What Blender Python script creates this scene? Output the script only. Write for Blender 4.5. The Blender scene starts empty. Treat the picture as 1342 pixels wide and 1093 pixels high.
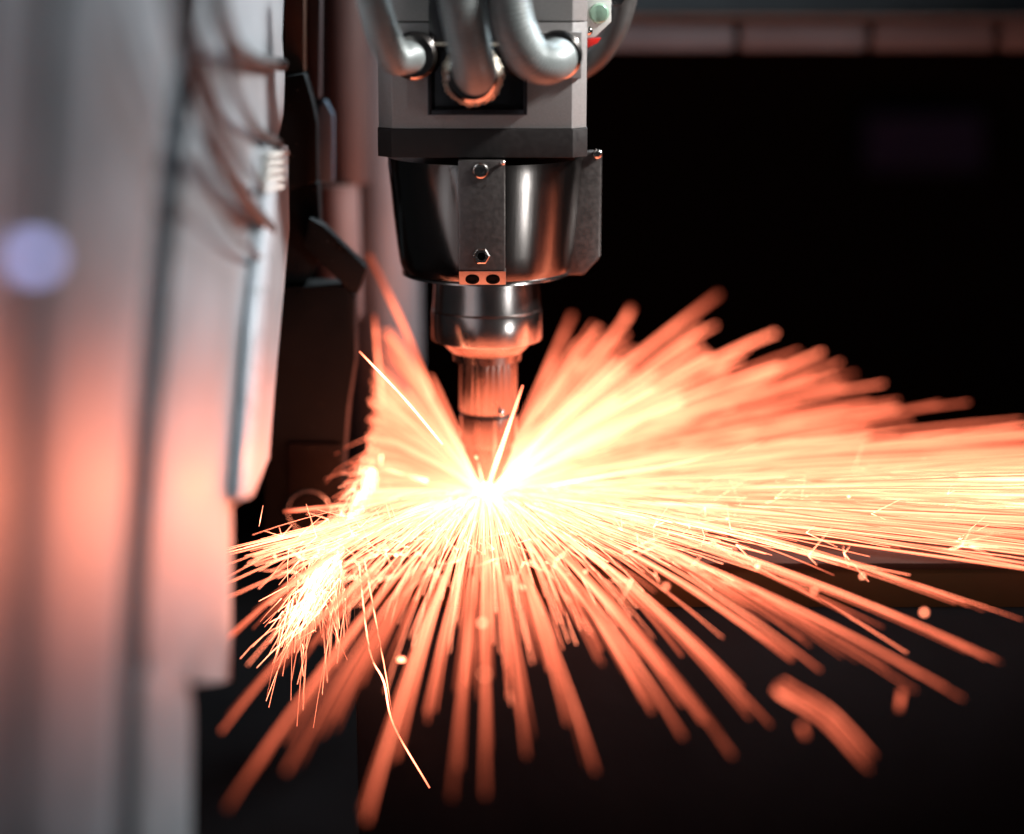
import bpy, bmesh, math, random
from mathutils import Vector, Matrix
random.seed(11)
R = math.radians
sc = bpy.context.scene
col = sc.collection

# ------------------------------------------------------------------ camera
PITCH = R(14); FPX = 2400.0; D0 = 1.2
FW = Vector((0, math.cos(PITCH), -math.sin(PITCH)))
UP = Vector((0, math.sin(PITCH), math.cos(PITCH)))
RT = Vector((1, 0, 0))
# the cut point is the world origin
CAM = -(RT * ((636 - 671) / FPX * D0) + UP * (-(652 - 546) / FPX * D0) + FW * D0)
cam = bpy.data.cameras.new('camera'); camo = bpy.data.objects.new('camera', cam); col.objects.link(camo)
camo.location = CAM; camo.rotation_euler = (R(90) - PITCH, 0, 0)
cam.sensor_width = 36; cam.lens = 36 * FPX / 1342
cam.clip_start = 0.02; cam.clip_end = 50
cam.dof.use_dof = True
cam.dof.focus_distance = (Vector((0, -0.075, 0.10)) - CAM).dot(FW)
cam.dof.aperture_fstop = 1.42
cam.dof.aperture_blades = 0
sc.camera = camo

# ------------------------------------------------------------------ world and lamps
w = bpy.data.worlds.new('World'); sc.world = w; w.use_nodes = True
w.node_tree.nodes['Background'].inputs[0].default_value = (0.55, 0.6, 0.65, 1)
w.node_tree.nodes['Background'].inputs[1].default_value = 0.028

def area(name, loc, target, size, power, colr, spread):
    l = bpy.data.lights.new(name, 'AREA'); l.size = size; l.energy = power; l.color = colr; l.spread = R(spread)
    o = bpy.data.objects.new(name, l); col.objects.link(o); o.location = loc
    o.rotation_euler = (Vector(target) - Vector(loc)).to_track_quat('-Z', 'Y').to_euler()
    return o
area('work_lamp', (1.0, -0.20, 0.95), (-0.02, -0.03, 0.2), 0.18, 3.4, (1.0, 0.98, 0.95), 45)
area('ceiling_lamp', (0.45, 0.55, 1.1), (-0.2, -0.2, 0.15), 0.5, 5.4, (0.78, 0.92, 1.0), 70)
area('front_lamp', (0.80, -0.72, -0.06), (0, -0.03, 0.13), 0.05, 0.11, (1, 0.98, 0.95), 40)

vs = sc.view_settings
vs.view_transform = 'Standard'; vs.look = 'None'; vs.exposure = 0; vs.gamma = 1; vs.use_curve_mapping = False
sc.render.engine = 'CYCLES'
sc.cycles.use_denoising = True
sc.cycles.use_adaptive_sampling = False
sc.cycles.sample_clamp_indirect = 6
sc.cycles.max_bounces = 5
sc.cycles.use_light_tree = True

# ------------------------------------------------------------------ helpers
def ray(px, py):
    return FW + RT * ((px - 671) / FPX) - UP * ((py - 546) / FPX)
def W(px, py, Y):
    d = ray(px, py); return CAM + d * ((Y - CAM.y) / d.y)
def scale_at(p):                       # metres per photo pixel at a point
    return (p - CAM).dot(FW) / FPX

def mat(name, base, rough=0.5, metal=0.0, noise=0.0, nscale=60, bump=0.0, bscale=300, spec=0.5, stretch=None, coat=0.0, speck=None):
    m = bpy.data.materials.new(name); m.use_nodes = True
    nt = m.node_tree; N = nt.nodes; Lk = nt.links
    b = N['Principled BSDF']
    b.inputs['Base Color'].default_value = (*base, 1); b.inputs['Roughness'].default_value = rough
    b.inputs['Metallic'].default_value = metal; b.inputs['Specular IOR Level'].default_value = spec
    b.inputs['Coat Weight'].default_value = coat
    tc = N.new('ShaderNodeTexCoord'); mp = N.new('ShaderNodeMapping'); Lk.new(tc.outputs['Object'], mp.inputs[0])
    if stretch: mp.inputs['Scale'].default_value = stretch
    if noise:
        t = N.new('ShaderNodeTexNoise'); t.inputs['Scale'].default_value = nscale; t.inputs['Detail'].default_value = 6
        Lk.new(mp.outputs[0], t.inputs[0])
        r = N.new('ShaderNodeMapRange'); r.inputs[1].default_value = 0.3; r.inputs[2].default_value = 0.7
        r.inputs[3].default_value = max(0.03, rough - noise); r.inputs[4].default_value = min(1, rough + noise)
        Lk.new(t.outputs[0], r.inputs[0]); Lk.new(r.outputs[0], b.inputs['Roughness'])
        x = N.new('ShaderNodeMix'); x.data_type = 'RGBA'
        x.inputs[6].default_value = (*[c * 0.75 for c in base], 1); x.inputs[7].default_value = (*[min(1, c * 1.18) for c in base], 1)
        Lk.new(t.outputs[0], x.inputs[0]); src = x.outputs[2]
        if speck:
            t2 = N.new('ShaderNodeTexNoise'); t2.inputs['Scale'].default_value = speck[0]; t2.inputs['Detail'].default_value = 1
            Lk.new(tc.outputs['Object'], t2.inputs[0])
            r2 = N.new('ShaderNodeMapRange'); r2.inputs[1].default_value = speck[1]; r2.inputs[2].default_value = speck[1] + 0.03
            Lk.new(t2.outputs[0], r2.inputs[0])
            x2 = N.new('ShaderNodeMix'); x2.data_type = 'RGBA'; x2.inputs[7].default_value = (*speck[2], 1)
            Lk.new(r2.outputs[0], x2.inputs[0]); Lk.new(src, x2.inputs[6]); src = x2.outputs[2]
        Lk.new(src, b.inputs['Base Color'])
    if bump:
        t = N.new('ShaderNodeTexNoise'); t.inputs['Scale'].default_value = bscale; t.inputs['Detail'].default_value = 4
        Lk.new(mp.outputs[0], t.inputs[0])
        bp = N.new('ShaderNodeBump'); bp.inputs['Strength'].default_value = bump; bp.inputs['Distance'].default_value = 0.001
        Lk.new(t.outputs[0], bp.inputs['Height']); Lk.new(bp.outputs[0], b.inputs['Normal'])
    return m

def glow_mat(name, c, st):
    m = bpy.data.materials.new(name); m.use_nodes = True; b = m.node_tree.nodes['Principled BSDF']
    b.inputs['Base Color'].default_value = (*c, 1); b.inputs['Emission Color'].default_value = (*c, 1); b.inputs['Emission Strength'].default_value = st
    return m
M = {
 'lens': glow_mat('violet_glow', (0.42, 0.45, 0.85), 2.6),
 'housing': mat('anodised_grey', (0.24, 0.23, 0.227), 0.42, 0.35, 0.06, 900, 0.12, 2500),
 'band': mat('black_anodised', (0.016, 0.014, 0.014), 0.5, 0.0, 0.08, 300, 0.08, 1500, spec=0.25),
 'gloss_black': mat('gloss_black', (0.012, 0.012, 0.014), 0.15, 0.0, 0.05, 200),
 'bowl': mat('dark_polished_steel', (0.14, 0.132, 0.128), 0.2, 1.0, 0.08, 40, 0.025, 500, stretch=(1, 1, 0.06)),
 'plate': mat('brushed_plate', (0.17, 0.155, 0.15), 0.34, 0.85, 0.06, 400, 0.06, 1500),
 'bright': mat('bright_steel', (0.62, 0.60, 0.58), 0.2, 1.0, 0.08, 80, stretch=(1, 1, 0.05)),
 'collar': mat('collar_steel', (0.5, 0.47, 0.46), 0.22, 1.0, 0.03, 60, 0.03, 900),
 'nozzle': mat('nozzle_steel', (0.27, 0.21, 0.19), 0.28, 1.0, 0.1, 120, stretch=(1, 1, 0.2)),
 'chrome': mat('dark_chrome', (0.30, 0.28, 0.27), 0.16, 1.0, 0.05, 100),
 'screw': mat('screw_steel', (0.40, 0.38, 0.36), 0.22, 1.0, 0.05, 300),
 'hole': mat('hole_black', (0.004, 0.004, 0.004), 0.9, spec=0.02),
 'hose': mat('grey_conduit', (0.15, 0.17, 0.17), 0.40, 0.2, 0.06, 300),
 'braid': mat('braided_gland', (0.42, 0.38, 0.32), 0.32, 0.7, 0.1, 500, 0.5, 700),
 'white_plate': mat('pale_aluminium', (0.62, 0.64, 0.62), 0.35, 0.2, 0.05, 200),
 'red': mat('red_plastic', (0.55, 0.02, 0.015), 0.35),
 'green': mat('green_glass_screw', (0.35, 0.55, 0.42), 0.15, 0.6),
 'rubber': mat('dark_rubber', (0.035, 0.035, 0.034), 0.5, 0, 0.08, 200),
 'panel': mat('white_enamel_panel', (0.44, 0.475, 0.51), 0.38, 0.6, 0.03, 30, 0.04, 60, spec=0.6),
 'seam': mat('blue_grey_seam', (0.055, 0.07, 0.085), 0.5, 0, 0.05, 50),
 'trim': mat('pale_blue_trim', (0.50, 0.57, 0.63), 0.3, 0.3, 0.05, 60),
 'dark_arc': mat('brown_black_arc', (0.030, 0.027, 0.028), 0.65, 0, 0.05, 100),  # dark tone of the panel's modelled reflections, also used in the slot
 'clamp': mat('black_oxide', (0.008, 0.0088, 0.009), 0.6, 0.0, 0.1, 120, 0.25, 700, spec=0.15, speck=(600, 0.77, (0.22, 0.19, 0.17))),
 'clamp2': mat('brown_oxide_cover', (0.012, 0.009, 0.008), 0.6, 0.0, 0.1, 150, 0.2, 800, spec=0.15, speck=(800, 0.75, (0.22, 0.15, 0.1))),
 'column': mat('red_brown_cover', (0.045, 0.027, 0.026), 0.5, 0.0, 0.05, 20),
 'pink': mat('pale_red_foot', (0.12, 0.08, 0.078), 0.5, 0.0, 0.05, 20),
 'tube': mat('grey_tube', (0.15, 0.165, 0.185), 0.45, 0.2, 0.05, 20),
 'bluep': mat('steel_blue_plate', (0.22, 0.31, 0.40), 0.4, 0.2, 0.05, 50),
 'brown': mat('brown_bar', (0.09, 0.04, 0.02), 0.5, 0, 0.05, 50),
 'beam': mat('mauve_grey_beam', (0.085, 0.108, 0.130), 0.5, 0.1, 0.05, 30),
 'dark': mat('dark_interior', (0.012, 0.009, 0.008), 0.8, 0, 0.1, 10, spec=0.05),
 'navy': mat('navy_cover', (0.05, 0.06, 0.15), 0.7, 0, 0.05, 10, spec=0.1),
 'sheet': mat('rusty_mild_steel', (0.040, 0.018, 0.012), 0.6, 0.0, 0.12, 25, 0.25, 180, spec=0.06),
 'bed': mat('dark_bed', (0.006, 0.006, 0.0068), 0.7, 0.0, 0.1, 20, 0.2, 80, spec=0.1),
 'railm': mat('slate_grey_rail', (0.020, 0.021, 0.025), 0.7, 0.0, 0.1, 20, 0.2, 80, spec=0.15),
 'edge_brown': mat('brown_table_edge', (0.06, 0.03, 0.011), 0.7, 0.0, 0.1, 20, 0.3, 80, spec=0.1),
 'slat': mat('scaled_slat', (0.008, 0.008, 0.008), 0.7, 0.0, 0.1, 60, 0.4, 150),
}

def link(name, me, m, parent=None, smooth=True, ang=35):
    o = bpy.data.objects.new(name, me); col.objects.link(o)
    if m is not None: me.materials.append(m if not isinstance(m, str) else M[m])
    if smooth:
        for p in me.polygons: p.use_smooth = True
        me.set_sharp_from_angle(angle=R(ang))
    if parent: o.parent = parent
    return o
def from_bm(name, bm, m, parent=None, smooth=True, ang=35):
    bmesh.ops.recalc_face_normals(bm, faces=bm.faces)
    me = bpy.data.meshes.new(name); bm.to_mesh(me); bm.free()
    return link(name, me, m, parent, smooth, ang)
def tag(o, label, cat=None, group=None, kind=None):
    if label: o['label'] = label
    if cat: o['category'] = cat
    if group: o['group'] = group
    if kind: o['kind'] = kind
    return o
def empty(name, label, cat, loc=(0, 0, 0), group=None):
    o = bpy.data.objects.new(name, None); col.objects.link(o); o.location = (0, 0, 0); o.empty_display_size = 0.01
    return tag(o, label, cat, group)

def extrude(bm, pts, depth_vec, bevel=0.0):
    """closed polygon of Vectors swept along depth_vec"""
    a = [bm.verts.new(p) for p in pts]; b = [bm.verts.new(p + depth_vec) for p in pts]
    n = len(pts)
    fs = [bm.faces.new(a), bm.faces.new(b[::-1])]
    for i in range(n): fs.append(bm.faces.new((a[i], b[i], b[(i + 1) % n], a[(i + 1) % n])))
    if bevel:
        es = {e for f in fs for e in f.edges}
        bmesh.ops.bevel(bm, geom=list(es), offset=bevel, segments=2, affect='EDGES', profile=0.6)
def prism(name, pts, depth_vec, m, parent=None, bevel=0.0006):
    bm = bmesh.new(); extrude(bm, [Vector(p) for p in pts], Vector(depth_vec), bevel)
    return from_bm(name, bm, m, parent)
def px_prism(name, poly, Y, thick, m, parent=None, bevel=0.0006):
    """outline seen at depth Y, given real thickness going back"""
    return prism(name, [W(x, y, Y) for x, y in poly], (0, thick, 0), m, parent, bevel)
def box(name, p0, p1, m, parent=None, bevel=0.0006):
    x0, y0, z0 = p0; x1, y1, z1 = p1
    return prism(name, [(x0, y0, z0), (x1, y0, z0), (x1, y0, z1), (x0, y0, z1)], (0, y1 - y0, 0), m, parent, bevel)

def lathe_bm(bm, prof, n=64, axis='Z', origin=(0, 0, 0), mod=None, close=True):
    """prof = [(r, h)], revolved about an axis through origin"""
    o = Vector(origin); rings = []
    for r, h in prof:
        ring = []
        for i in range(n):
            a = 2 * math.pi * i / n; rr = r * (mod(a, h) if mod else 1)
            if axis == 'Z': p = Vector((rr * math.cos(a), rr * math.sin(a), h))
            else: p = Vector((rr * math.cos(a), -h, rr * math.sin(a)))     # axis along -Y (towards the camera)
            ring.append(bm.verts.new(o + p))
        rings.append(ring)
    for A, B in zip(rings, rings[1:]):
        for i in range(n):
            j = (i + 1) % n; bm.faces.new((A[i], A[j], B[j], B[i]))
    if close: bm.faces.new(rings[0][::-1]); bm.faces.new(rings[-1])
def lathe(name, prof, m, parent=None, n=64, axis='Z', origin=(0, 0, 0), mod=None, ang=35):
    bm = bmesh.new(); lathe_bm(bm, prof, n, axis, origin, mod); return from_bm(name, bm, m, parent, True, ang)

def spline(pts, n):
    """Catmull-Rom through pts"""
    P = [pts[0] * 2 - pts[1]] + pts + [pts[-1] * 2 - pts[-2]]; out = []
    segs = len(pts) - 1
    for k in range(n + 1):
        t = k / n * segs; i = min(int(t), segs - 1); u = t - i
        a, b, c, d = P[i:i + 4]
        out.append(0.5 * ((2 * b) + (c - a) * u + (2 * a - 5 * b + 4 * c - d) * u * u + (3 * b - a - 3 * c + d) * u ** 3))
    return out
def frames(path):
    T = []
    for i in range(len(path)):
        a = path[max(i - 1, 0)]; b = path[min(i + 1, len(path) - 1)]
        t = b - a; T.append(t.normalized() if t.length > 1e-9 else Vector((0, 0, 1)))
    n = T[0].orthogonal().normalized(); out = []
    for t in T:
        n = (n - t * n.dot(t))
        n = n.normalized() if n.length > 1e-6 else t.orthogonal().normalized()
        out.append((n, t.cross(n)))
    return out
def tube_bm(bm, path, rad, n=16):
    fr = frames(path); rings = []
    for i, p in enumerate(path):
        r = rad(i / (len(path) - 1)) if callable(rad) else rad
        rings.append([bm.verts.new(p + fr[i][0] * (r * math.cos(2 * math.pi * k / n)) + fr[i][1] * (r * math.sin(2 * math.pi * k / n))) for k in range(n)])
    for A, B in zip(rings, rings[1:]):
        for k in range(n): bm.faces.new((A[k], A[(k + 1) % n], B[(k + 1) % n], B[k]))
    bm.faces.new(rings[0][::-1]); bm.faces.new(rings[-1])
def tube(name, path, rad, m, parent=None, n=16):
    bm = bmesh.new(); tube_bm(bm, path, rad, n); return from_bm(name, bm, m, parent, True, 60)

def torus(name, c, r, t, m, parent=None, axis='Y', n=40):
    bm = bmesh.new(); pts = []
    for i in range(n):
        a = 2 * math.pi * i / n; ring = []
        for k in range(8):
            b = 2 * math.pi * k / 8; rr = r + t * math.cos(b); h = t * math.sin(b)
            p = (rr * math.cos(a), h, rr * math.sin(a)) if axis == 'Y' else (rr * math.cos(a), rr * math.sin(a), h)
            ring.append(bm.verts.new(Vector(c) + Vector(p)))
        pts.append(ring)
    for i in range(n):
        A = pts[i]; B = pts[(i + 1) % n]
        for k in range(8): bm.faces.new((A[k], A[(k + 1) % 8], B[(k + 1) % 8], B[k]))
    return from_bm(name, bm, m, parent, True, 80)

# ------------------------------------------------------------------ setting: bed, back wall, steel sheet
bm = bmesh.new(); extrude(bm, [Vector(p) for p in ((-0.9, -0.62, -0.26), (1.6, -0.62, -0.26), (1.6, 1.2, -0.26), (-0.9, 1.2, -0.26))], Vector((0, 0, -0.05)))
tag(from_bm('machine_bed', bm, 'bed', None, False), 'dark machine bed under the sparks', None, None, 'structure')
bm = bmesh.new(); extrude(bm, [Vector(p) for p in ((-1.5, 1.0, -0.26), (2.2, 1.0, -0.26), (2.2, 1.0, 1.2), (-1.5, 1.0, 1.2))], Vector((0, 0.05, 0)))
tag(from_bm('back_wall', bm, 'dark', None, False), 'black interior wall behind the cutting head', None, None, 'structure')

SHEET_FRONT = -0.125; SHEET_LEFT = -0.083
def sheet_edge(x): return SHEET_FRONT
sheet = box('steel_sheet', (SHEET_LEFT, SHEET_FRONT, -0.007), (1.1, 0.10, -0.003), 'sheet', None, 0.0005)
tag(sheet, 'dark rusty steel sheet being cut, lying under the sparks', 'steel sheet')
rail = empty('table_rail', 'dark grey table rail below the front edge of the steel sheet', 'rail')
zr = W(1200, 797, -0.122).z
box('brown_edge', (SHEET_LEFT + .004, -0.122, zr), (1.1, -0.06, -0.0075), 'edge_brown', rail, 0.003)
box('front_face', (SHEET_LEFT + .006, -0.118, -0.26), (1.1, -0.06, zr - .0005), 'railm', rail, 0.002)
# overhead beam at the back right, of three covers
beam = empty('overhead_beam', 'mauve grey beam across the dark background, top right', 'beam')
BY = 0.34
box('upper_ledge', W(770, 20, BY) - Vector((0, 0, 0)), W(1700, -60, BY) + Vector((0, 0.05, 0)), 'beam', beam, 0.002)
for a, b in ((740, 962), (970, 1136), (1144, 1304), (1312, 1600)):
    p0 = W(a, 66, BY - 0.025); p1 = W(b, 26, BY - 0.025)
    box('cover', p0, p1 + Vector((0, 0.06, 0)), 'beam', beam, 0.003)
box('lip', W(735, 24.5, BY - 0.03), W(1600, 21, BY - 0.03) + Vector((0, 0.03, 0)), 'brown', beam, 0.0008)
tag(prism('service_cover', [W(1135, 225, 0.9), W(1290, 225, 0.9), W(1290, 150, 0.9), W(1135, 150, 0.9)], (0, 0.03, 0), 'navy', None, 0.006),
    'faint navy cover on the black background, right', 'cover')

# ------------------------------------------------------------------ laser cutting head
head = empty('laser_cutting_head', 'grey laser cutting head with dark steel bowl and fluted nozzle above the sparks', 'cutting head')
FY = -0.060
def zf(py, Y=FY): return W(632, py, Y).z
xl, xr = W(495, 120, FY + 0.006).x, W(769, 120, FY + 0.006).x
CH = 0.0088
def oct_outline(grow, z):
    x0, x1, y0, y1 = xl - grow, xr + grow, FY - grow, 0.065 + grow
    return [Vector(p) for p in ((x0 + CH, y0, z), (x1 - CH, y0, z), (x1, y0 + CH, z), (x1, y1 - CH, z), (x1 - CH, y1, z), (x0 + CH, y1, z), (x0, y1 - CH, z), (x0, y0 + CH, z))]
z168, z206 = zf(168), zf(206)
zseam = zf(28)
prism('housing', oct_outline(0, z168), (0, 0, zseam - z168 - 0.0004), 'housing', head, 0.0004)
prism('housing_upper', oct_outline(0, zseam + 0.0004), (0, 0, 0.08), 'housing', head, 0.0004)
prism('clamp_band', oct_outline(0.0007, z206), (0, 0, z168 - z206 - 0.0003), 'band', head, 0.0004)
# black column above and black socket box
cov = box('cable_cover', (W(562, 30, FY).x, FY - 0.003, zf(54)), (W(695, 30, FY).x, FY + 0.01, zf(-70)), 'gloss_black', head, 0.001)
sock = empty('socket_box', None, None); sock.parent = head
bx0, bx1, bz0, bz1 = W(561, 100, FY).x, W(691, 100, FY).x, zf(150, FY - .008), zf(56, FY - .008)
box('back_plate', (bx0 + .002, FY - 0.003, bz0 + .002), (bx1 - .002, FY + 0.005, bz1 - .002), 'gloss_black', sock, 0.0003)
box('bezel', (bx0, FY - 0.010, bz0), (bx0 + .0022, FY + .004, bz1), 'gloss_black', sock, 0.0004)
box('bezel', (bx1 - .0022, FY - 0.010, bz0), (bx1, FY + .004, bz1), 'gloss_black', sock, 0.0004)
box('bezel', (bx0 + .0023, FY - 0.010, bz0), (bx1 - .0023, FY + .004, bz0 + .003), 'gloss_black', sock, 0.0004)
box('bezel', (bx0 + .0023, FY - 0.010, bz1 - .0016), (bx1 - .0023, FY + .004, bz1), 'braid', sock, 0.0004)
# square plate for the right fitting
box('fitting_plate', (W(702, 70, FY).x, FY - 0.003, zf(102)), (W(762, 70, FY).x, FY + 0.012, zf(41)), 'housing', head, 0.0005)

# bowl (tapered shroud)
CX = W(637, 280, 0).x
def rz(half_px, py, cx=637):                      # silhouette radius and height at the head's axis depth
    p = W(cx, py, 0); return (half_px * scale_at(p), p.z)
prof = [rz(128, 203), rz(128, 214), rz(125, 240), rz(121, 280), rz(116, 320), rz(113, 340), rz(110, 350), rz(105, 355.5), rz(97, 358)]
prof = [(r, z) for r, z in prof]
bowl = lathe('bowl', prof, 'bowl', head, 96, origin=(CX, 0, 0), ang=30)
# thin rim at the bowl's lower edge
rr, zz = rz(107.5, 354.5)
lathe('bowl_rim', [(rr - .0015, zz + .0016), (rr + .0012, zz + .0004), (rr + .0012, zz - .0008), (rr - .002, zz - .0014)], 'collar', head, 96, origin=(CX, 0, 0))
# front plate with screws and drilled foot
PY = -rz(128, 214)[0] - 0.0005
fp = empty('front_plate', None, None); fp.parent = head
px0, px1 = W(601, 280, PY).x, W(662, 280, PY).x
zt, zb, zk = W(631, 209, PY).z, W(631, 353, PY).z, W(631, 374, PY).z
box('plate', (px0, PY - 0.004, zb), (px1, PY + 0.012, zt), 'plate', fp, 0.0012)
foot = prism('foot_block', [(px0, PY - 0.0045, zb - .0002), (px0, PY + 0.014, zb - .0002), (px0, PY + 0.014, zk - 0.002), (px0, PY + 0.0035, zk)], (px1 - px0 + 0.0004, 0, 0), 'plate', fp, 0.0005)
fn = Vector((0, -(zb - zk), -0.008)).normalized()
for x in (619, 646):
    c = W(x, 364.5, PY - 0.0005)
    bm = bmesh.new()
    lathe_bm(bm, [(0.0042, -0.002), (0.0042, 0.0012), (0.0036, 0.0016), (0.0024, 0.0016), (0.0022, 0.0011)], 24, 'Y')
    q = Vector((0, -1, 0)).rotation_difference(fn).to_matrix().to_4x4()
    bmesh.ops.transform(bm, matrix=Matrix.Translation(c + Vector((0, 0.0012, 0))) @ q, verts=bm.verts)
    from_bm('socket_screw', bm, 'hole', fp)
c = W(630, 223, PY - 0.004)
sc1 = lathe('screw', [(0.0046, -.001), (0.0046, 0.0014), (0.0038, 0.0020), (0.0022, 0.0020), (0.0020, 0.0006)], 'screw', fp, 32, 'Y', c)
c2 = W(631, 335, PY - 0.004)
sc2 = lathe('threaded_bush', [(0.0052, -.001), (0.0052, 0.0010), (0.0044, 0.0016), (0.0027, 0.0016), (0.0025, 0.0004)], 'screw', fp, 6, 'Y', c2, ang=20)
lathe('bore', [(0.0024, 0), (0.0024, 0.0007)], 'hole', sc2, 24, 'Y', c2)
# small ball-headed pin on the plate's top corner, pin on the bracket
def ball(name, c, r, m, parent):
    bm = bmesh.new(); bmesh.ops.create_uvsphere(bm, u_segments=24, v_segments=14, radius=r); bmesh.ops.translate(bm, verts=bm.verts, vec=c)
    return from_bm(name, bm, m, parent, True, 80)
ball('pin_head', W(659, 212.5, PY - 0.006), 0.0016, 'bright', fp)
lathe('pin_shank', [(0.0010, -.004), (0.0010, 0.003)], 'screw', fp, 16, 'Y', W(659, 212.5, PY - 0.003))
# side bracket right
brk = px_prism('side_bracket', [(754, 199), (789, 197), (787, 336), (765, 360), (742, 360), (747, 300)], -0.012, 0.008, 'plate', head, 0.0016)
lathe('bracket_screw', [(0.0028, -.001), (0.0028, 0.0012), (0.002, 0.0018), (.001, .0018)], 'bright', brk, 20, 'Y', W(783, 201, -0.0125))
# collar
CX2 = W(638, 420, 0).x
def rc(h, py): return rz(h, py, 638)
lathe('neck', [rc(68, 352), rc(69, 374), rc(70, 392), rc(71, 401), rc(69, 403)], 'collar', head, 72, origin=(CX2, 0, 0))
lathe('collar_ring', [rc(66, 402), rc(71.5, 404), rc(72, 406), rc(72, 441), rc(71, 442.5), rc(59, 443.5), rc(58, 444)], 'collar', head, 72, origin=(CX2, 0, 0))
lathe('collar_flange', [rc(60, 442), rc(60, 445), rc(50, 456), rc(45, 460), rc(44, 470), rc(40, 471)], 'nozzle', head, 72, origin=(CX2, 0, 0))
CX3 = W(640, 520, 0).x
def rn(h, py): return rz(h, py, 640)
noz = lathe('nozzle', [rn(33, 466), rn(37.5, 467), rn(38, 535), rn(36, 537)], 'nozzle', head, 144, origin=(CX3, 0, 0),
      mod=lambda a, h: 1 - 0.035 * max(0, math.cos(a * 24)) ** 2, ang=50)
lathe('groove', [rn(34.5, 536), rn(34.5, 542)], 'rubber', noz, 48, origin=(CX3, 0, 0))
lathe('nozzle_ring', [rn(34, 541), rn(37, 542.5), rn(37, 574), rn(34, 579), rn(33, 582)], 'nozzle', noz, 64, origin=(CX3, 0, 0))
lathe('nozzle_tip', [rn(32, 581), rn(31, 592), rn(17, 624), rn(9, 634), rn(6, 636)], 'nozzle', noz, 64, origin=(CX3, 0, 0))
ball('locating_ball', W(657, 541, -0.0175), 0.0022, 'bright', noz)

# conduits with fittings
def hose(path_px, rpx, label, gname, fit_at, fit_r, ribbed=True, mname='hose', fit='chrome'):
    t = empty('conduit', label, 'hose', group=gname)
    pts = [W(*p) for p in path_px]
    L = sum((b - a).length for a, b in zip(pts, pts[1:])); n = int(L / 0.00045)
    path = spline(pts, n); r = rpx * scale_at(pts[1])
    tube('sheath', path, (lambda u: r * (1 + 0.045 * math.cos(2 * math.pi * u * L / 0.0030))) if ribbed else r, mname, t, 28)
    if fit_at:
        c = W(*fit_at); f = fit_r * scale_at(c)
        lathe('fitting', [(f * .9, -0.002), (f, 0.0), (f, 0.004), (f * .93, 0.0048), (f * .93, 0.0075), (f * .98, 0.008), (f * .98, 0.012), (f * .86, 0.014), (f * .8, .014)], fit, t, 48, 'Y', c)
    return t
G = 'grey conduits plugged into the cutting head'
hose([(541, 74, FY), (532, 75, -0.082), (518, 74, -0.100), (503, 46, -0.112), (490, 3, -0.118), (476, -60, -0.12)], 21,
     'grey ribbed conduit plugged into the left side of the grey housing', G, (543, 72, FY), 31)
th = hose([(622, 97, FY), (623, 98, -0.085), (619, 78, -0.112), (610, 35, -0.124), (602, -10, -0.13), (594, -70, -0.13)], 27,
     'middle grey ribbed conduit going into the black socket box', G, None, 30)
c = W(620, 97, FY - 0.003); f = 38 * scale_at(c)
lathe('braided_gland', [(f * 1.05, 0), (f * 1.1, 0.004), (f * 1.0, 0.007), (f * 1.06, 0.010), (f * .94, 0.014), (f * .98, .017), (f * .82, 0.021), (f * .7, .021)], 'braid', th, 60, 'Y', c,
      mod=lambda a, h: 1 + 0.03 * math.sin(a * 22 + h * 700) + 0.02 * math.sin(a * 7 + 1))
lathe('gland_ring', [(f * .80, .02), (f * .86, .021), (f * .86, .026), (f * .76, .028), (f * .7, .028)], 'chrome', th, 48, 'Y', c)
hose([(731, 74, FY), (729, 77, -0.080), (716, 82, -0.103), (694, 74, -0.118), (676, 42, -0.126), (667, 0, -0.128), (661, -70, -0.128)], 26,
     'thick grey ribbed conduit bending into the square plate on the right of the housing', G, (731, 71, FY - .003), 32)
# parts behind the housing's right edge
ab = empty('valve_bracket', 'pale bracket with a green glinting screw at the housing right edge', 'bracket')
px_prism('bracket_plate', [(762, -50), (801, -50), (801, 28), (780, 48), (762, 50)], 0.0, 0.005, 'white_plate', ab)
lathe('bracket_screw', [(0.0062, -.001), (0.0062, 0.002), (0.005, 0.004), (0.0025, .0046), (.001, .0046)], 'green', ab, 32, 'Y', W(785, 17, 0.0))
ball('ball_stud', W(771, 40, -0.006), 0.0028, 'bright', ab)
px_prism('red_tab', [(766, 51), (788, 49), (783, 56), (770, 62)], 0.006, 0.006, 'red', ab, 0.0004)
rb = empty('rubber_hose', 'dark rubber hose curving behind the right edge of the housing', 'hose')
tube('sheath', spline([W(*p) for p in ((832, -60, .03), (822, -10, .03), (809, 35, .03), (785, 72, .035), (750, 98, .045))], 50), 15 * scale_at(W(800, 40, .03)), 'rubber', rb, 20)
ff = 13 * scale_at(W(810, 0, .0))
lathe('hose_nut', [(ff, -.004), (ff, .006), (ff * .8, .009), (ff * .5, .009)], 'bright', rb, 6, 'Y', W(808, -4, 0.018), ang=20)

# ------------------------------------------------------------------ black clamp bracket on the left
cl = empty('clamp_bracket', 'black clamp bracket with a round plug standing between the white panel and the head', 'bracket')
CYb = 0.015
px_prism('upper_plate', [(372, 100), (398, 96), (403, 114), (409, 136), (414, 160), (415, 238), (400, 242), (376, 250), (362, 230), (354, 186), (362, 150)], CYb + .004, 0.02, 'clamp', cl, 0.0015)
px_prism('neck', [(372, 242), (416, 240), (419, 300), (425, 330), (400, 372), (368, 372)], CYb + .008, 0.02, 'clamp', cl, 0.001)
px_prism('wedge_arm', [(405, 285), (424, 296), (480, 352), (468, 386), (455, 378), (398, 322)], CYb - .004, 0.016, 'clamp', cl, 0.001)
px_prism('body', [(357, 376), (452, 374), (464, 390), (465, 470), (455, 535), (450, 600), (449, 700), (345, 700), (347, 560), (360, 505), (358, 470)], CYb, 0.03, 'clamp', cl, 0.0015)
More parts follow.
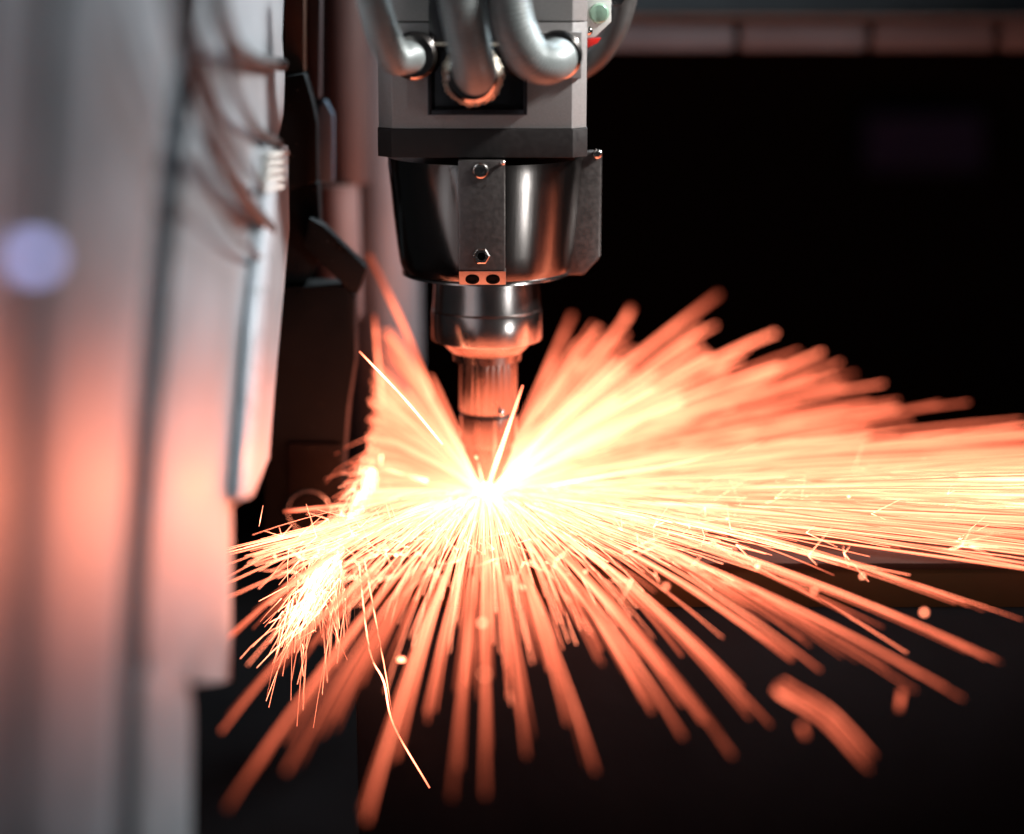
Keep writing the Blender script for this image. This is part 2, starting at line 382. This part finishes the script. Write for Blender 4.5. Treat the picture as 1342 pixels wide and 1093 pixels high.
px_prism('lower_cover', [(378, 580), (447, 582), (446, 698), (378, 698)], CYb - .003, 0.0025, 'clamp2', cl, 0.0008)
cc = W(405, 670, CYb - .0035); torus('round_plug_ring', cc, 0.0142, 0.0012, 'bright', cl)
lathe('round_plug', [(0.0128, -.001), (0.0128, 0.001), (0.012, 0.0016)], 'clamp2', cl, 40, 'Y', cc)
# background pieces left of the head
colm = empty('rear_column', 'red-brown rounded column, out of focus behind the black clamp', 'column')
def vcyl(name, x0, x1, py0, py1, Y, m, parent, flat=1.0):
    a, b = W(x0, (py0 + py1) / 2, Y), W(x1, (py0 + py1) / 2, Y); r = (b.x - a.x) / 2; cx = (a.x + b.x) / 2
    z1 = W(x0, py0, Y).z; z0 = W(x0, py1, Y).z
    return lathe(name, [(r * .92, z0), (r, z0 + .004), (r, z1)], m, parent, 64, origin=(cx, Y + r, 0))
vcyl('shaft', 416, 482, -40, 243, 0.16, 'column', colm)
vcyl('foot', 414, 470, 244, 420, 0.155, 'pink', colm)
tag(vcyl('grey_tube', 450, 548, -40, 640, 0.21, 'tube', None), 'out-of-focus grey tube behind the left edge of the dark bowl', 'tube')
tag(px_prism('blue_plate', [(417, 140), (426, 130), (437, 150), (437, 238), (417, 238)], 0.075, 0.006, 'bluep', None, 0.001), 'small steel blue plate beside the top of the black clamp', 'plate')
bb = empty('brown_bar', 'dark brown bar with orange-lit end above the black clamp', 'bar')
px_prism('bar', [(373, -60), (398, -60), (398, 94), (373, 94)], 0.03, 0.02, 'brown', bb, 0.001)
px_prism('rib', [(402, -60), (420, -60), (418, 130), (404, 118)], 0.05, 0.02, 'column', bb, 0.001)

# ------------------------------------------------------------------ white side panel on the left
A2 = Vector((W(0, 546, -0.60).x, -0.60, 0)); B2 = Vector((W(372, 546, -0.09).x, -0.09, 0))
pdir = (B2 - A2).normalized(); pn = Vector((-pdir.y, pdir.x, 0)).normalized()
if pn.x < 0: pn = -pn
def PP(px, py, off=0.0):
    d = ray(px, py); o = A2 + pn * off
    return CAM + d * ((o - CAM).dot(pn) / d.dot(pn))
pan = empty('side_panel', 'large white enamelled side panel with dark seams, blurred in the left foreground', 'panel')
def piecewise(tab):
    def f(y):
        for (y0, x0), (y1, x1) in zip(tab, tab[1:]):
            if y <= y1: return x0 + (x1 - x0) * (y - y0) / (y1 - y0)
        return tab[-1][1]
    return f
s1 = piecewise([(-80, 62), (0, 56), (546, 22), (1200, 2)])
s2 = piecewise([(-80, 246), (0, 238), (300, 207), (546, 183), (800, 168), (1200, 158)])
edge = piecewise([(-80, 366), (40, 368), (70, 360), (96, 369), (140, 370), (186, 356), (187, 356), (240, 352), (656, 306), (660, 299), (890, 297), (891, 246), (1200, 244)])
left = lambda y: -150
rows = [-80, -40, 0, 50, 100, 150, 200, 250, 300, 350, 400, 450, 500, 550, 600, 630, 656, 660, 700, 760, 820, 890, 891, 950, 1020, 1100, 1180]
def sheet_strip(name, fa, fb, bulge, ga, gb):
    bm = bmesh.new(); nu = 14; V = []
    for y in rows:
        row = []
        for i in range(nu + 1):
            u = i / nu; x = fa(y) + ga + (fb(y) - gb - fa(y) - ga) * u
            off = bulge * (1 - (2 * u - 1) ** 2) - (0.004 if (i == 0 and ga) or (i == nu and gb) else 0)
            row.append(bm.verts.new(PP(x, y, off)))
        V.append(row)
    for A, B in zip(V, V[1:]):
        for i in range(nu): bm.faces.new((A[i], A[i + 1], B[i + 1], B[i]))
    o = from_bm(name, bm, 'panel', pan, True, 50)
    s = o.modifiers.new('thickness', 'SOLIDIFY'); s.thickness = 0.004; s.offset = 0
    return o
sheet_strip('panel_sheet', left, s1, 0.002, 0, 13)
sheet_strip('panel_sheet', s1, s2, 0.0025, 13, 15)
sheet_strip('panel_sheet', s2, edge, 0.0025, 15, 0)
for f, wd in ((s1, 19), (s2, 20)):
    bm = bmesh.new(); V = []
    for y in rows:
        V.append([bm.verts.new(PP(f(y) - wd, y, -0.006)), bm.verts.new(PP(f(y) + wd, y, -0.006))])
    for A, B in zip(V, V[1:]): bm.faces.new((A[0], A[1], B[1], B[0]))
    o = from_bm('seam', bm, 'seam', pan); s = o.modifiers.new('thickness', 'SOLIDIFY'); s.thickness = 0.002
def pan_prism(name, poly, off, thick, m, bevel=0.0008, parent=pan):
    return prism(name, [PP(x, y, off) for x, y in poly], pn * thick, m, parent, bevel)
pan_prism('edge_flap', [(330, 200), (352, 186), (371, 190), (373, 300), (352, 520), (346, 600), (326, 646), (300, 658), (318, 450)], 0.003, 0.003, 'panel', 0.0006)
pan_prism('trim_strip', [(343, 235), (354, 235), (320, 650), (305, 652), (322, 440)], 0.0065, 0.004, 'trim', 0.001)
pan_prism('slot', [(343, 372), (347, 372), (348, 400), (345, 436), (341, 434), (341, 400)], 0.0062, 0.0006, 'dark_arc', 0)
# round violet disc with its own emission
ci = PP(42, 337, 0.004)
bm = bmesh.new(); lathe_bm(bm, [(0.0035, -.002), (0.0035, .003), (0.0025, .005), (.0008, .0056)], 24, 'Y')
q = Vector((0, -1, 0)).rotation_difference(pn).to_matrix().to_4x4()
bmesh.ops.transform(bm, matrix=Matrix.Translation(ci) @ q, verts=bm.verts)
from_bm('violet_disc', bm, 'lens', pan)
# dark hose reflections on the panel's upper right, shaped as tubes
arcs = [([(228, -60), (238, 25), (258, 105), (284, 185), (315, 252), (352, 300)], 15, 'thick dark reflection arc drooping longest across the upper right of the white panel'),
        ([(280, -60), (288, 15), (304, 56), (330, 76), (369, 84)], 12, 'dark reflection arc looping under the topmost bright patch of the panel edge'),
        ([(293, 20), (303, 100), (320, 146), (342, 174), (366, 186)], 7, 'thin dark reflection arc looping under the lower bright patch of the panel edge'),
        ([(246, -60), (262, 40), (286, 130), (316, 205), (352, 258)], 5, 'slender reflection arc running just inside the longest drooping one'),
        ([(262, 190), (285, 255), (314, 312), (350, 346)], 5, 'slender reflection arc hanging lowest beside the pale blue trim')]
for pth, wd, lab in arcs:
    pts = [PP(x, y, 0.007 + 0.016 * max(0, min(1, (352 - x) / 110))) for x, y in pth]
    o = tube('dark_arc', spline(pts, 40), wd * 0.95 * scale_at(pts[1]), 'dark_arc', None, 14)
    tag(o, lab, 'dark_arc', 'dark reflections modelled on the white panel')
# reflection of a ribbed hose at the panel edge, built as pale bars
cs = empty('reflected_ribs', 'pale ribbed hose reflection at the upper right edge of the white panel', 'ribs')
for i, y in enumerate((203, 214, 225, 236, 247)):
    x = 357 - i * 1.5
    pan_prism('rib', [(x - 12, y - 3), (x + 13, y - 7), (x + 13, y), (x - 12, y + 4)], 0.007, 0.004, 'white_plate', 0.0006, cs)

# ------------------------------------------------------------------ sparks
def spark_mat():
    m = bpy.data.materials.new('glowing_spark'); m.use_nodes = True
    nt = m.node_tree; N = nt.nodes; Lk = nt.links
    N.remove(N['Principled BSDF'])
    a = N.new('ShaderNodeAttribute'); a.attribute_name = 'spark_glow'
    e = N.new('ShaderNodeEmission')
    mr = N.new('ShaderNodeMapRange'); mr.inputs[1].default_value = 1; mr.inputs[2].default_value = 16
    Lk.new(a.outputs['Fac'], mr.inputs[0])
    mx = N.new('ShaderNodeMix'); mx.data_type = 'RGBA'
    mx.inputs[6].default_value = (1, 0.18, 0.088, 1); mx.inputs[7].default_value = (1, 0.35, 0.19, 1)
    Lk.new(mr.outputs[0], mx.inputs[0]); Lk.new(mx.outputs[2], e.inputs[0]); Lk.new(a.outputs['Fac'], e.inputs[1])
    Lk.new(e.outputs[0], N['Material Output'].inputs[0])
    return m
SM = spark_mat()
class Sparks:
    def __init__(s): s.v = []; s.f = []; s.h = []
    def add(s, path, rad, heat, n=5):
        fr = frames(path); b = len(s.v); K = len(path)
        for i, p in enumerate(path):
            u = i / (K - 1); r = rad(u); h = heat(u)
            for k in range(n):
                a = 2 * math.pi * k / n
                s.v.append(p + fr[i][0] * (r * math.cos(a)) + fr[i][1] * (r * math.sin(a))); s.h.append(h)
        for i in range(K - 1):
            for k in range(n):
                s.f.append((b + i * n + k, b + i * n + (k + 1) % n, b + (i + 1) * n + (k + 1) % n, b + (i + 1) * n + k))
        s.f.append(tuple(b + k for k in range(n))[::-1]); s.f.append(tuple(b + (K - 1) * n + k for k in range(n)))
    def dot(s, c, r, h):
        s.add([c + Vector((0, 0, -r * .9)), c + Vector((0, 0, -r * .4)), c + Vector((0, 0, r * .4)), c + Vector((0, 0, r * .9))], lambda u: r if .2 < u < .8 else r * .45, lambda u: h, 8)
    def build(s, name, parent=None):
        me = bpy.data.meshes.new(name); me.from_pydata(s.v, [], s.f)
        at = me.attributes.new('spark_glow', 'FLOAT', 'POINT'); at.data.foreach_set('value', s.h)
        return link(name, me, SM, parent, True, 180)

def fly(tip, lift, n=9, start=Vector((0, 0, 0.001)), wob=0.0):
    out = []
    if tip.y < SHEET_FRONT - .003 and tip.z < 0:          # a ballistic arc that clears the sheet's edge before it drops
        k = 1 - SHEET_FRONT / tip.y
        lift = min(lift, .02); tip = Vector((tip.x, tip.y, max(tip.z, -4 * k * .02)))
        if k < .12: tip = Vector((tip.x, tip.y, tip.z * k / .12)); k = .12
        lift = max(lift, -tip.z / (4 * k) + .0008)
    for i in range(n + 1):
        s = i / n; p = start.lerp(tip, s) + Vector((0, 0, lift * 4 * s * (1 - s)))
        if p.y > sheet_edge(p.x) - 0.003 and SHEET_LEFT < p.x and p.z < 0.0012: p.z = 0.0012
        out.append(p)
    return out
FOC = cam.dof.focus_distance
def defocus(p): return abs((p - CAM).dot(FW) - FOC)
def srad(path, base, grow):
    tipr = base + grow * min(defocus(path[-1]), 0.35); 
    def r(u):
        return (base * (0.35 + 0.65 * min(1, u / 0.25)) + (tipr - base) * u) * (1 if u < .97 else 0.6)
    return r
def sheat(h0, h1):
    return lambda u: h1 + (h0 - h1) * math.exp(-u * 4.2)
def pol(az, L, el):
    a = R(az); e = R(el)
    return Vector((L * math.cos(e) * math.cos(a), L * math.cos(e) * math.sin(a), L * math.sin(e)))
rnd = random.random
def uni(a, b): return a + (b - a) * rnd()

core = bpy.data.materials.new('molten_core'); core.use_nodes = True
nt = core.node_tree; nt.nodes.remove(nt.nodes['Principled BSDF']); e = nt.nodes.new('ShaderNodeEmission')
e.inputs[0].default_value = (1, 0.22, 0.08, 1); e.inputs[1].default_value = 300
nt.links.new(e.outputs[0], nt.nodes['Material Output'].inputs[0])
bm = bmesh.new(); bmesh.ops.create_icosphere(bm, subdivisions=3, radius=0.0055); bmesh.ops.scale(bm, vec=(1.25, 1, .75), verts=bm.verts)
bmesh.ops.translate(bm, verts=bm.verts, vec=(0, 0, 0.003))
tag(from_bm('molten_spot', bm, core, None, True, 180), 'white-hot molten spot under the nozzle where all sparks begin', 'molten spot')

S = Sparks()
# long flat jet to the right
for i in range(240):
    az = random.gauss(-8, 8); L = uni(0.16, 0.80) if rnd() < .7 else uni(0.1, 0.35)
    el = abs(random.gauss(0, 2.4)) + 0.2
    tip = pol(az, L, el); p = fly(tip, uni(0, .008), 10)
    S.add(p, srad(p, uni(.00018, .0004), .0025), sheat(uni(6, 15), uni(1.0, 3.6)))
for i in range(120):
    az = random.gauss(-2.5, 3.2); L = uni(.18, .8); tip = pol(az, L, uni(.3, 2.2)); p = fly(tip, uni(0, .004), 8)
    S.add(p, srad(p, uni(.0003, .0006), .002), sheat(24, uni(4, 9)))
for i in range(55):
    az = uni(-24, -9); L = uni(.3, .62); tip = pol(az, L, uni(.2, 1.5)); tip.z -= .25 * max(0, SHEET_FRONT - tip.y); p = fly(tip, uni(.001, .006), 12)
    S.add(p, srad(p, uni(.00016, .0003), .001), sheat(14, uni(1.5, 4.5)))
# raised fan away from the camera, right side
for i in range(280):
    az = 6 + 72 * rnd() ** 1.25; t = max(0, min(1, (az - 8) / 60)); emax = 0.6 + 17 * t ** 1.5; el = emax * rnd() ** 0.75
    L = (uni(0.10, 1.0) ** .6) * (0.50 - 0.25 * (az - 6) / 72)
    tip = pol(az, L, el); p = fly(tip, uni(0, .010), 9)
    S.add(p, srad(p, .00045, uni(.002, .005)), sheat(uni(7, 17), uni(0.6, 4.2)))
# a bright lobe up to the right
for i in range(38):
    az = random.gauss(52, 6); el = random.gauss(11, 3); L = uni(.07, .21); tip = pol(az, L, el); p = fly(tip, .003, 8)
    S.add(p, srad(p, .0006, .006), sheat(18, 5))
# fan away from the camera, left side, stopped by an edge
def stop_left(tip):
    lim = -0.080
    if tip.x < lim: tip = tip * (lim / tip.x) * uni(.95, 1.02)
    return tip
for i in range(300):
    az = uni(106, 178); el = uni(0.5, 23) * min(1, max(.12, (178 - az) / 45)); L = uni(.09, .26)
    tip = stop_left(pol(az, L, el)); p = fly(tip, uni(0, .006), 8)
    S.add(p, srad(p, .00045, uni(.003, .006)), sheat(uni(6, 14), uni(1.3, 4)))
for i in range(110):
    az = uni(178, 206); tip = stop_left(pol(az, uni(.05, .11), uni(.3, 5))); p = fly(tip, uni(0, .004), 8)
    S.add(p, srad(p, uni(.00022, .0004), .002), sheat(uni(8, 18), uni(3, 7)))
# fan towards the camera: thin near the focal plane, thick and few beyond
for i in range(900):
    az = uni(-150, -10); L = uni(.04, .15) if rnd() < .8 else uni(.13, .25)
    if az > -60: L *= 1 + .9 * (az + 60) / 50 * rnd()
    el = uni(.3, 7) if rnd() < .3 else uni(.2, 2.5)
    tip = pol(az, L, el); tip.z -= .55 * max(0, SHEET_FRONT - tip.y) * rnd()
    if az < -138: tip = stop_left(tip)
    if tip.x < -0.150 and tip.y > -.2: tip *= -0.150 / tip.x
    p = fly(tip, uni(.001, .008), 10)
    S.add(p, srad(p, uni(.00012, .00026), uni(.0004, .002)), sheat(uni(9, 24), uni(1.2, 6)))
for i in range(260):
    az = uni(-137, -14); L = uni(.09, .21); tip = pol(az, L, uni(.1, 2)); tip.z -= .4 * max(0, SHEET_FRONT - tip.y)
    p = fly(tip, uni(.001, .004), 10); r0 = uni(.00013, .00024)
    S.add(p, (lambda u, r0=r0: r0 * (1 - .3 * u)), sheat(uni(14, 24), uni(4, 10)), 4)
# thin far-left sparks reaching the panel
for i in range(90):
    az = uni(-145, -128); L = uni(.12, .2); tip = pol(az, L, uni(.1, 1.2)); p = fly(tip, uni(0, .003), 8)
    S.add(p, srad(p, uni(.00016, .0003), .0015), sheat(14, uni(3, 8)))
tag(S.build('spark_shower'), 'dense fan of glowing orange and white sparks radiating from the molten spot', 'sparks', None, 'stuff')

# sparks running off the edge at the left, falling
S = Sparks()
run = spline([W(493, 570, .05), W(486, 615, .02), W(474, 660, -.02), W(450, 705, -.06), W(415, 758, -.095), W(386, 815, -.115)], 60)
for i in range(300):
    k = min(59, int(60 * rnd() ** .8)); c = run[k]; tdir = (run[min(k + 1, 60)] - run[max(k - 1, 0)]).normalized()
    j = Vector((random.gauss(0, 1), random.gauss(0, 1), random.gauss(0, 1))) * (.003 + .006 * k / 60)
    L = .008 + .04 * rnd() ** 2; d = (tdir + Vector((uni(-.8, .5), uni(-.6, .6), uni(-.6, .5)))).normalized()
    a = c + j; b = a + d * L; m_ = a.lerp(b, uni(.4, .7)) + Vector((uni(-1, 1), uni(-1, 1), uni(-1, 1))) * L * .06
    g = (.3 + .7 * min(1, k / 26)) * uni(.4, 1.2); r0 = uni(.00015, .00042)
    S.add([a, a.lerp(m_, .5), m_, m_.lerp(b, .5), b], lambda u: r0 * (1 - .6 * u), sheat(16 * g, uni(3, 11) * g), 4)
for i in range(150):
    k = int(uni(10, 58)); c = run[k] + Vector((random.gauss(0, 1), random.gauss(0, 1), random.gauss(0, 1))) * .0028
    d = (run[k + 1] - run[k - 1]).normalized() * uni(.008, .03) + Vector((random.gauss(0, 1), random.gauss(0, 1), random.gauss(0, 1))) * .002
    r0 = uni(.0002, .0005)
    S.add([c + d * (t / 4) for t in range(5)], lambda u: r0 * (1 - .6 * u), sheat(20, uni(5, 12)), 4)
for i in range(110):
    k = int(uni(18, 60)); a = run[k] + Vector((random.gauss(0, .008), uni(-.01, .01), random.gauss(0, .003)))
    b = a + Vector((random.gauss(-.008, .014), uni(-.03, .005), -(.008 + .07 * rnd() ** 1.8)))
    p = [a.lerp(b, t / 5) + Vector((0, 0, .005 * 4 * t / 5 * (1 - t / 5))) for t in range(6)]
    r0 = uni(.0001, .00026)
    S.add(p, lambda u: r0, sheat(10, uni(2.5, 9)), 4)
tag(S.build('deflected_spark_stream'), 'bright stream of deflected sparks pouring down left of the molten spot', 'sparks', None, 'stuff')

# little forked bursts where sparks split
S = Sparks()
for i in range(150):
    az = uni(-146, 5); L = uni(.05, .2) * (1 if az < -40 else 1.6); c = pol(az, L, uni(.5, 5)); c.z = max(c.z, .003)
    for k in range(random.choice((2, 2, 3, 4))):
        d = Vector((uni(-1, 1), uni(-1, .4), uni(-.6, 1))).normalized() * uni(.006, .022); d += c.normalized() * .006
        p = [c + d * (t / 3) for t in range(4)]
        S.add(p, lambda u: .0002 * (1.1 - .6 * u), sheat(12, 7), 4)
for i in range(18):
    az = uni(-145, 8); L = uni(.12, .36); c = pol(az, L, uni(1, 4)); S.dot(c, uni(.0006, .0013), uni(5, 12))
tag(S.build('spark_bursts'), 'tiny forked spark bursts and glowing droplets scattered through the fan', 'sparks', None, 'stuff')

# single sparks that stand out
def flicker(amp, n=9):
    t = [1 + amp * uni(-1, 1) for _ in range(n + 2)]
    def f(u):
        x = u * n; i = int(x); return t[i] + (t[i + 1] - t[i]) * (x - i)
    return f
def single(name, label, paths, group=None):
    s = Sparks()
    for path, r, h0, h1 in paths: s.add(path, r, (lambda u, f=sheat(h0, h1), fl=flicker(.5): f(u) * fl(u) * (1 - .85 * max(0, (u - .55) / .45) ** 1.4)), 6)
    o = s.build(name); tag(o, label, 'spark', group)
O = Vector((0, 0, .002))
def arc(pts, n=14): return spline([W(*p) for p in pts], n)
single('spark', 'thin sharp white spark flying up left from beside the nozzle', [(arc([(580, 582, -.05), (530, 522, -.055), (471, 460, -.06)]), lambda u: .0004 + .0003 * u, 10, 14)])
single('spark', 'straight white spark in front of the nozzle, rising to the right', [([O.lerp(W(685, 505, -.055), t / 8) for t in range(9)], lambda u: .0011 - .0002 * u, 24, 10)])
single('spark', 'short hooked white spark just left of the nozzle tip', [([O.lerp(W(626, 601, -.03), t / 6) for t in range(7)], lambda u: .0006, 16, 8), (arc([(626, 601, -.03), (623, 598, -.03), (629, 597, -.03)], 4), lambda u: .0007, 8, 6)])
single('spark', 'long thin forked spark dropping below left of the molten spot to the bottom', [
    (arc([(470, 735, -.128), (484, 850, -.132), (503, 893, -.134), (516, 950, -.136), (563, 1032, -.14)], 24), lambda u: .00025 + .0003 * min(1, 2 * u), 9, 12),
    (arc([(478, 735, -.128), (492, 810, -.131), (505, 880, -.133), (513, 930, -.135)], 14), lambda u: .00025, 9, 9)])
single('spark', 'broad orange spark streak rising along the left side of the dark bowl', [(arc([(566, 520, .09), (530, 430, .12), (484, 333, .145)]), lambda u: .0016, 3.6, 2.2)])
single('spark', 'short upright spark left of the bowl-side streak, above the clamp edge', [(arc([(502, 530, .08), (495, 465, .10), (491, 412, .115)]), lambda u: .001, 5, 4)])
single('spark', 'orange spark crossing the round plug on the black clamp', [(arc([(470, 660, -.015), (420, 665, -.03), (372, 670, -.045)]), lambda u: .001 + .0005 * u, 5, 3.2)])
single('spark', 'short orange spark touching the black clamp above the round plug', [(arc([(560, 630, 0), (500, 613, 0), (457, 606, 0)]), lambda u: .0013, 9, 3)])
single('spark', 'highest orange spark streak reaching up into the dark at right', [(arc([(720, 560, .16), (850, 455, .24), (942, 385, .29)]), lambda u: .0022, 5, 2.4)])
single('spark', 'thick spark with a bent end, second streak right of the collar', [(arc([(700, 590, .1), (770, 480, .2), (815, 425, .25), (828, 402, .26)]), lambda u: .0022, 5, 3.0)])
single('spark', 'upright thick spark nearest the right of the collar', [(arc([(670, 590, .1), (720, 480, .2), (750, 412, .24)]), lambda u: .002, 5, 2.6)])
single('spark', 'thin hot spark line in the upper right fan ending near its middle', [(arc([(640, 650, 0), (800, 622, .0), (930, 598, -.01), (1006, 575, -.01)]), lambda u: .0006, 14, 6)])
# thick out-of-focus sparks flying towards the camera, tips given at their depth
front = [
 ((248, 908), -.22, .0016, 3.0, 'long orange spark overlapping the lower edge of the white panel'),
 ((290, 958), -.29, .0026, 2.6, 'blurred orange spark ending just right of the panel step, upper of two'),
 ((298, 1058), -.37, .0032, 2.8, 'thick blurred orange spark reaching farthest to the bottom left'),
 ((375, 1010), -.36, .0030, 1.3, 'dim blurred spark between the two thickest streaks at bottom left'),
 ((440, 955), -.31, .0024, 1.5, 'dim short blurred spark left of the long forked spark'),
 ((480, 1075), -.37, .0030, 2.2, 'blurred orange spark falling steeply left of the forked spark end'),
 ((560, 945), -.28, .0020, 2.6, 'medium blurred spark right of the forked spark, first in the fan below the nozzle'),
 ((592, 1045), -.36, .0032, 1.2, 'faint wide spark blob hanging at the bottom right of the forked spark end'),
 ((640, 905), -.25, .0022, 3.6, 'upper bright spark bundle straight below the molten spot'),
 ((636, 1042), -.36, .0028, 2.4, 'long blurred spark straight below the molten spot'),
 ((690, 990), -.33, .0026, 2.2, 'blurred orange spark pointing down just right of straight below'),
 ((745, 945), -.30, .0022, 1.9, 'shorter of the two blurred sparks pointing down right of centre'),
 ((780, 1010), -.34, .0026, 2.1, 'longer of the two blurred sparks pointing down right of centre'),
 ((895, 965), -.32, .0030, 2.4, 'left one of two parallel thick sparks at lower right of centre'),
 ((960, 990), -.33, .0028, 2.2, 'right one of two parallel thick sparks at lower right of centre'),
 ((1010, 950), -.29, .0024, 2.2, 'single thick spark between the parallel pair and the loose curved streak'),
 ((1075, 878), -.27, .0016, 3.2, 'orange spark ending above the loose curved streak'),
 ((1200, 905), -.29, .0014, 2.8, 'lowest of the long sparks at the right edge of the fan'),
 ((1262, 915), -.30, .0017, 2.8, 'thick spark ending below the far right spark tip'),
 ((1312, 868), -.265, .0015, 3.4, 'far right thick spark ending low beside the picture edge'),
 ((1340, 812), -.205, .0008, 4.5, 'thin spark leaving the picture at the right, lowest there'),
 ((790, 870), -.265, .0013, 3.6, 'short bright spark in the middle of the fan below right of the nozzle'),
 ((332, 800), -.19, .0012, 5.0, 'short bright spark tip right of the panel at the height of the falling stream'),
]
for (tp, Y, r, h, lab) in front:
    tip = W(*tp, Y); p = fly(tip, .018 if tip.z < 0 else .008, 16)
    strands = []
    for k in range(6):
        t2 = tip * uni(.66, 1.0) if k else tip
        t2 = t2 + Vector((uni(-1, 1), uni(-1, 1), uni(-1, 1))) * (.0042 * (1 if k else 0)) * min(1, r / .0022)
        q = fly(t2, (.014 if tip.z < 0 else .006) * uni(.8, 1.15), 16)
        strands.append((q, (lambda u, r=r: .00022 + (r * .30 - .00022) * u ** 1.1), uni(9, 18), h * uni(.5, 1.9)))
    single('spark', lab, strands, 'thick sparks flying towards the viewer')
def strand_arc(pts, k, r, h0, h1, j=.003):
    return [([q + d for q in arc(pts)], (lambda u: r), h0 * uni(.7, 1.3), h1 * uni(.6, 1.3)) for d in [Vector((uni(-j, j), uni(-j, j), uni(-j, j))) for _ in range(k)]]
single('spark', 'loose curved thick streak detached at lower right', strand_arc([(1022, 900, -.31), (1085, 940, -.32), (1142, 1000, -.33)], 5, .0007, 1.9, 1.6))
single('glowing_droplet', 'round glowing droplet left of the sparks below the molten spot', [(arc([(526, 862, -.19), (526, 866, -.19)], 3), lambda u: .0022, 8, 8)])
single('glowing_droplet', 'faint glowing droplet low at the far right, left of the spark tips', [(arc([(1182, 905, -.3), (1178, 930, -.3)], 3), lambda u: .0012, 1.8, 1.4)])
single('glowing_droplet', 'faint glowing droplet left of the loose curved streak', [(arc([(1050, 950, -.33), (1056, 965, -.33)], 3), lambda u: .0011, 1.3, 1.1)])
